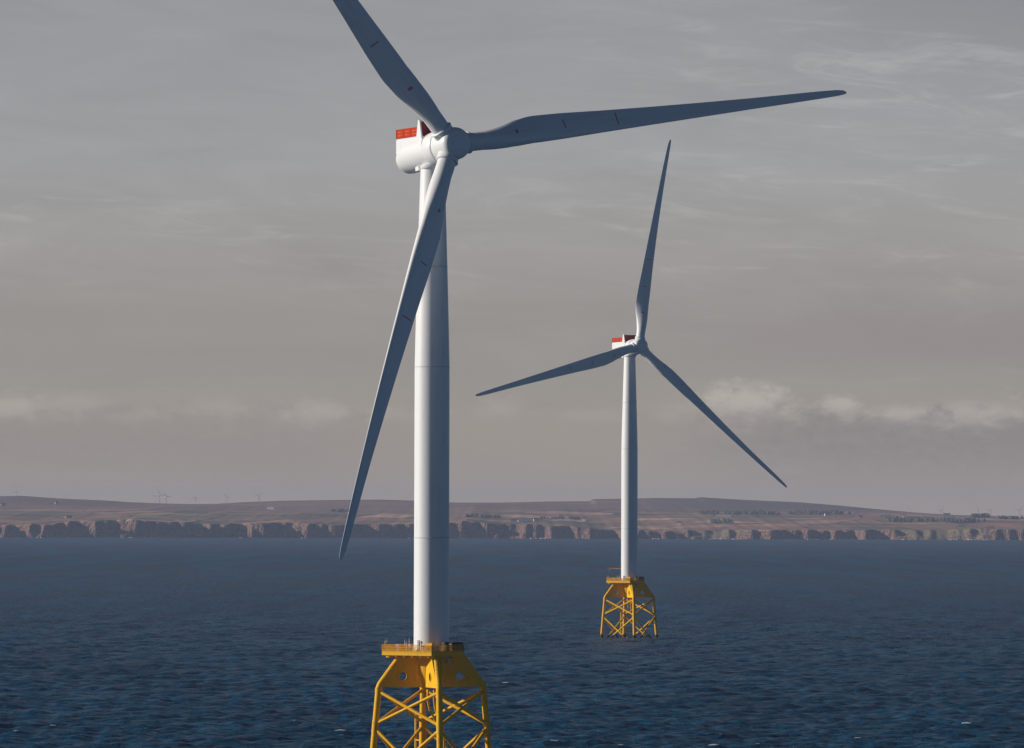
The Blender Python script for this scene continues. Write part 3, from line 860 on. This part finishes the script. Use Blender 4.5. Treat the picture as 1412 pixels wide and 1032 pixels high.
# far woods: each reads as one mass
def wood_mat():
    m, nt, b = new_mat('wood_foliage'); k = NT(nt)
    pos = k.n('ShaderNodeNewGeometry').outputs['Position']
    n = k.noise(pos, 0.25, 4.0, 0.6)
    k.link(k.mix(k.step(n, .35, .65), (0.070, 0.075, 0.052), (0.14, 0.125, 0.088)), b.inputs['Base Color']); b.inputs['Roughness'].default_value = 0.95
    return m
WOOD = wood_mat()
def wood(px0, px1, py, n, h, depth, label):
    mb = MB()
    p0 = land_point(px0, py); p1 = land_point(px1, py)
    for i in range(n):
        t = random.random()
        if math.sin(t * 31 + px0) + math.sin(t * 13.7 + px1) + random.uniform(-1.2, 1.2) < -0.7: continue
        c = p0.lerp(p1, t)
        x = c.x; y = c.y + random.uniform(-.2, 1) * depth * random.uniform(.5, 1.6)
        cy = float(coast_y(np.array([x]))[0]); z = float(land_z(np.array([x]), np.array([y - cy]))[0])
        hh = h * random.uniform(.6, 1.15); rad = hh * random.uniform(.28, .5)
        ring = []
        for f, zz in ((.25, -.5), (.3, hh * .12), (1.0, hh * .25), (.85, hh * .5), (.5, hh * .78), (.05, hh)):
            ring.append([Vector((x + rad * f * math.cos(2 * PI * j / 7) * random.uniform(.7, 1.25), y + rad * f * math.sin(2 * PI * j / 7) * random.uniform(.7, 1.25), z + zz * random.uniform(.93, 1.07))) for j in range(7)])
        mb.loft(ring, smooth=False)
    o = mb.build('woodland', WOOD); tag(o, label, 'wood', kind='stuff')
wood(968, 1178, 709.0, 420, 10, 160, 'long dark strip of wood under the bare dark hill on the right')
wood(1226, 1362, 718.5, 420, 11, 150, 'broad dark plantation above the right hand cliffs')
wood(982, 1010, 721.5, 110, 10, 60, 'small dark copse beside a bright white house')
wood(640, 690, 714.5, 120, 8, 60, 'low dark wood just right of the near tower')
wood(745, 800, 716.5, 120, 7, 60, 'low dusky wood behind the farm between the towers')
wood(1340, 1364, 712.5, 90, 11, 40, 'square topped skyline wood on the right')
wood(1372, 1412, 714, 110, 9, 40, 'ragged skyline tree line at the right frame edge')
wood(458, 486, 706.5, 80, 8, 60, 'dark copse on the hill left of the near tower')

# ------------------------------------------------------------------ haze
def haze():
    mb = MB(); mb.box((0, 500, 95), (56000, 57000, 200))
    m = bpy.data.materials.new('haze_air'); m.use_nodes = True; nt = m.node_tree; nt.nodes.clear()
    out = nt.nodes.new('ShaderNodeOutputMaterial'); v = nt.nodes.new('ShaderNodeVolumePrincipled')
    v.inputs['Color'].default_value = (0.57, 0.67, 0.93, 1); v.inputs['Density'].default_value = HAZE
    v.inputs['Anisotropy'].default_value = 0.0
    nt.links.new(v.outputs[0], out.inputs['Volume'])
    o = mb.build('haze', m); tag(o, 'thin pale sea haze lying over the whole water and far coast', 'haze', kind='stuff')
HAZE = 2.95e-5
haze()

# ------------------------------------------------------------------ light
SUN_EL, SUN_BEHIND = R(18), R(4)
to_sun = Vector((-math.cos(SUN_EL) * math.cos(SUN_BEHIND), math.cos(SUN_EL) * math.sin(SUN_BEHIND), math.sin(SUN_EL)))
sd = bpy.data.lights.new('sun', 'SUN'); sd.energy = 5.0; sd.angle = R(0.5); sd.color = (1.0, 0.925, 0.82)
so = bpy.data.objects.new('sun', sd); COL.objects.link(so); so.rotation_euler = to_sun.to_track_quat('Z', 'Y').to_euler()
so.location = (-200, 900, 300)

def world():
    w = bpy.data.worlds.new('World'); S.world = w; w.use_nodes = True
    nt = w.node_tree; k = NT(nt); bg = nt.nodes['Background']
    sky = k.n('ShaderNodeTexSky', sky_type='NISHITA'); sky.sun_disc = False
    sky.sun_elevation = SUN_EL
    az = math.atan2(to_sun.x, to_sun.y)          # clockwise from +Y
    sky.sun_rotation = az
    sky.altitude = 0; sky.air_density = 0.42; sky.dust_density = 0.15; sky.ozone_density = 2.5
    ST = SKY_STRENGTH
    d = k.n('ShaderNodeTexCoord').outputs['Generated']; s = k.sep(d)
    A = k.math('MULTIPLY', k.math('ARCTAN2', s[0], s[1]), 180 / PI)       # degrees right of the view
    E = k.math('MULTIPLY', k.math('ARCSINE', s[2]), 180 / PI)             # degrees above the horizon
    XG = 1.21
    def c(r, g, b): return (r * XG / ST, g * XG / ST, b * XG / ST)
    # grey overcast sheet to the north, graded by height like a real stratus deck
    ramp = k.n('ShaderNodeValToRGB'); k.link(k.math('DIVIDE', E, 8.0, clamp=True), ramp.inputs[0])
    stops = [(0.0, (0.410, 0.325, 0.225)), (0.7, (0.362, 0.308, 0.244)), (1.5, (0.323, 0.298, 0.264)), (2.1, (0.320, 0.298, 0.276)), (2.9, (0.338, 0.326, 0.312)),
             (3.6, (0.342, 0.342, 0.346)), (5.2, (0.312, 0.316, 0.324)), (8.0, (0.28, 0.285, 0.295))]
    cr = ramp.color_ramp
    while len(cr.elements) < len(stops): cr.elements.new(.5)
    for e, (p, col) in zip(cr.elements, stops): e.position = p / 8.0; e.color = (*[q for q in col], 1)
    deck = k.mix(1.0, ramp.outputs[0], (XG / ST, XG / ST, XG / ST), 'MULTIPLY')
    # slow streaks of thin cirrus drawn out along the horizon
    tilt = k.math('ADD', E, k.math('MULTIPLY', A, 0.05))
    v1 = k.comb(k.math('MULTIPLY', A, 0.22), k.math('MULTIPLY', tilt, 1.1), 3.0)
    s1 = k.noise(v1, 1.6, 6.0, 0.62, 0.6)
    v2 = k.comb(k.math('MULTIPLY', A, 0.5), k.math('MULTIPLY', tilt, 3.2), 9.0)
    s2 = k.noise(v2, 1.3, 6.0, 0.66, 1.2)
    gain = k.math('ADD', k.math('MULTIPLY', k.math('SUBTRACT', s1, 0.5), 0.34), k.math('MULTIPLY', k.math('MULTIPLY', k.step(s2, 0.50, 0.78), 0.19), k.math('MAXIMUM', k.step(A, -0.5, 2.5), k.math('MULTIPLY', k.step(E, 1.9, 2.6), k.step(E, 3.7, 3.0)))))
    gain = k.math('MULTIPLY', gain, k.step(E, 0.8, 2.6, 0.35, 1.0))
    deck = k.mix(1.0, deck, k.comb(k.math('ADD', gain, 1.0), k.math('ADD', gain, 1.0), k.math('ADD', gain, 1.0)), 'MULTIPLY')
    # thicker cloud to the upper right
    dk = k.math('MULTIPLY', k.step(A, 1.5, 5.5), k.step(k.math('ADD', E, k.math('MULTIPLY', s1, 1.6)), 4.6, 6.0))
    deck = k.mix(k.math('MULTIPLY', dk, 0.45), deck, c(0.20, 0.215, 0.245))
    # brighter wisps below it
    wz = k.math('MULTIPLY', k.step(A, 0.8, 3.6), k.math('MULTIPLY', k.step(E, 3.3, 4.1), k.step(E, 5.1, 4.4)))
    deck = k.mix(k.math('MULTIPLY', k.math('MULTIPLY', wz, k.step(s2, 0.40, 0.70)), 0.45), deck, c(0.44, 0.435, 0.43))
    # pinkish layer over the cumulus on the right
    pk = k.math('MULTIPLY', k.step(A, 0.0, 4.0), k.math('MULTIPLY', k.step(E, 1.35, 1.75), k.step(E, 2.4, 1.8)))
    deck = k.mix(k.math('MULTIPLY', pk, 0.55), deck, c(0.285, 0.245, 0.235))
    # bank of low cumulus: ragged puffs over a soft darker base
    vc = k.comb(k.math('MULTIPLY', A, 1.0), k.math('MULTIPLY', E, 1.7), 1.7)
    n1 = k.noise(vc, 2.6, 9.0, 0.60, 0.25)
    n2 = k.noise(vc, 7.0, 8.0, 0.62, 0.35)
    nn = k.math('ADD', k.math('MULTIPLY', n1, 0.65), k.math('MULTIPLY', n2, 0.35))
    top = k.math('ADD', 1.08, k.math('MULTIPLY', k.math('SUBTRACT', nn, 0.5), 1.5))
    body = k.math('MULTIPLY', k.step(E, k.math('ADD', top, 0.08), k.math('SUBTRACT', top, 0.10)), k.step(E, 0.15, 0.8))
    pres = k.math('MAXIMUM', k.step(A, 0.7, 3.2), k.math('MULTIPLY', k.step(A, -0.4, -2.2), 0.40))
    deck = k.mix(k.math('MULTIPLY', k.math('MULTIPLY', body, pres), k.step(n2, 0.28, 0.66, 0.85, 0.55)), deck, c(0.250, 0.220, 0.208))
    rim = k.math('MULTIPLY', k.math('MULTIPLY', k.step(E, k.math('SUBTRACT', top, 0.22), k.math('SUBTRACT', top, 0.02)), k.step(E, k.math('ADD', top, 0.10), top)), k.math('MULTIPLY', pres, k.step(n2, 0.42, 0.62)))
    deck = k.mix(k.math('MULTIPLY', rim, 0.55), deck, c(0.42, 0.38, 0.335))
    for px, py, rx, ry, amt in ((1035, 556, 0.52, 0.24, 0.72), (1155, 560, 0.24, 0.14, 0.6), (925, 572, 0.3, 0.12, 0.25), (430, 572, 0.62, 0.16, 0.34), (300, 566, 0.4, 0.16, 0.16), (10, 566, 0.42, 0.17, 0.40),
                                (180, 576, 0.5, 0.11, 0.2), (690, 566, 0.36, 0.17, 0.26), (1345, 572, 0.6, 0.18, 0.42), (1240, 574, 0.4, 0.13, 0.40), (820, 575, 0.5, 0.13, 0.18), (560, 575, 0.5, 0.12, 0.15), (100, 560, 0.5, 0.14, 0.2)):
        a0, e0 = (px - 706) / 138.75, (716.4 - py) / 138.75
        da = k.math('DIVIDE', k.math('SUBTRACT', A, a0), rx); de = k.math('DIVIDE', k.math('SUBTRACT', E, e0), ry)
        dd = k.math('SQRT', k.math('ADD', k.math('MULTIPLY', da, da), k.math('MULTIPLY', de, de)))
        q = k.step(k.math('ADD', dd, k.math('MULTIPLY', k.math('SUBTRACT', nn, 0.5), 3.2)), 1.15, 0.15)
        q = k.math('MULTIPLY', q, k.step(de, -1.1, 0.35, 0.25, 1.0))
        deck = k.mix(k.math('MULTIPLY', q, amt), deck, c(0.54, 0.49, 0.43))
    # the deck lies low in the north; overhead and behind the sky is clear
    cover = k.math('MULTIPLY', k.step(E, 13.0, 6.0), k.step(k.math('ABSOLUTE', A), 50.0, 14.0))
    cover = k.math('MULTIPLY', cover, k.step(s[1], 0.0, 0.2))
    clear = k.mix(1.0, sky.outputs[0], (SKY_TINT[0], SKY_TINT[1], SKY_TINT[2]), 'MULTIPLY')
    k.link(k.mix(cover, clear, deck), bg.inputs['Color'])
    bg.inputs['Strength'].default_value = ST
SKY_STRENGTH = 0.05
SKY_TINT = (1.0, 1.0, 1.0)
world()

# ------------------------------------------------------------------ camera
cd = bpy.data.cameras.new('camera'); cam = bpy.data.objects.new('camera', cd); COL.objects.link(cam)
cd.sensor_fit = 'HORIZONTAL'; cd.sensor_width = 36.0; cd.lens = 36.0 * F_PX / 1412.0
cd.clip_start = 1.0; cd.clip_end = 80000.0
cam.matrix_world = Matrix.Translation((0, 0, CAM_H)) @ Matrix.Rotation(PI / 2 + PITCH, 4, 'X') @ Matrix.Rotation(R(0.14), 4, 'Z')
S.camera = cam

S.view_settings.view_transform = 'Standard'
S.view_settings.look = 'None'
S.view_settings.exposure = -0.25
S.view_settings.gamma = 1.0
S.cycles.max_bounces = 6
S.cycles.volume_bounces = 1
S.cycles.use_denoising = True
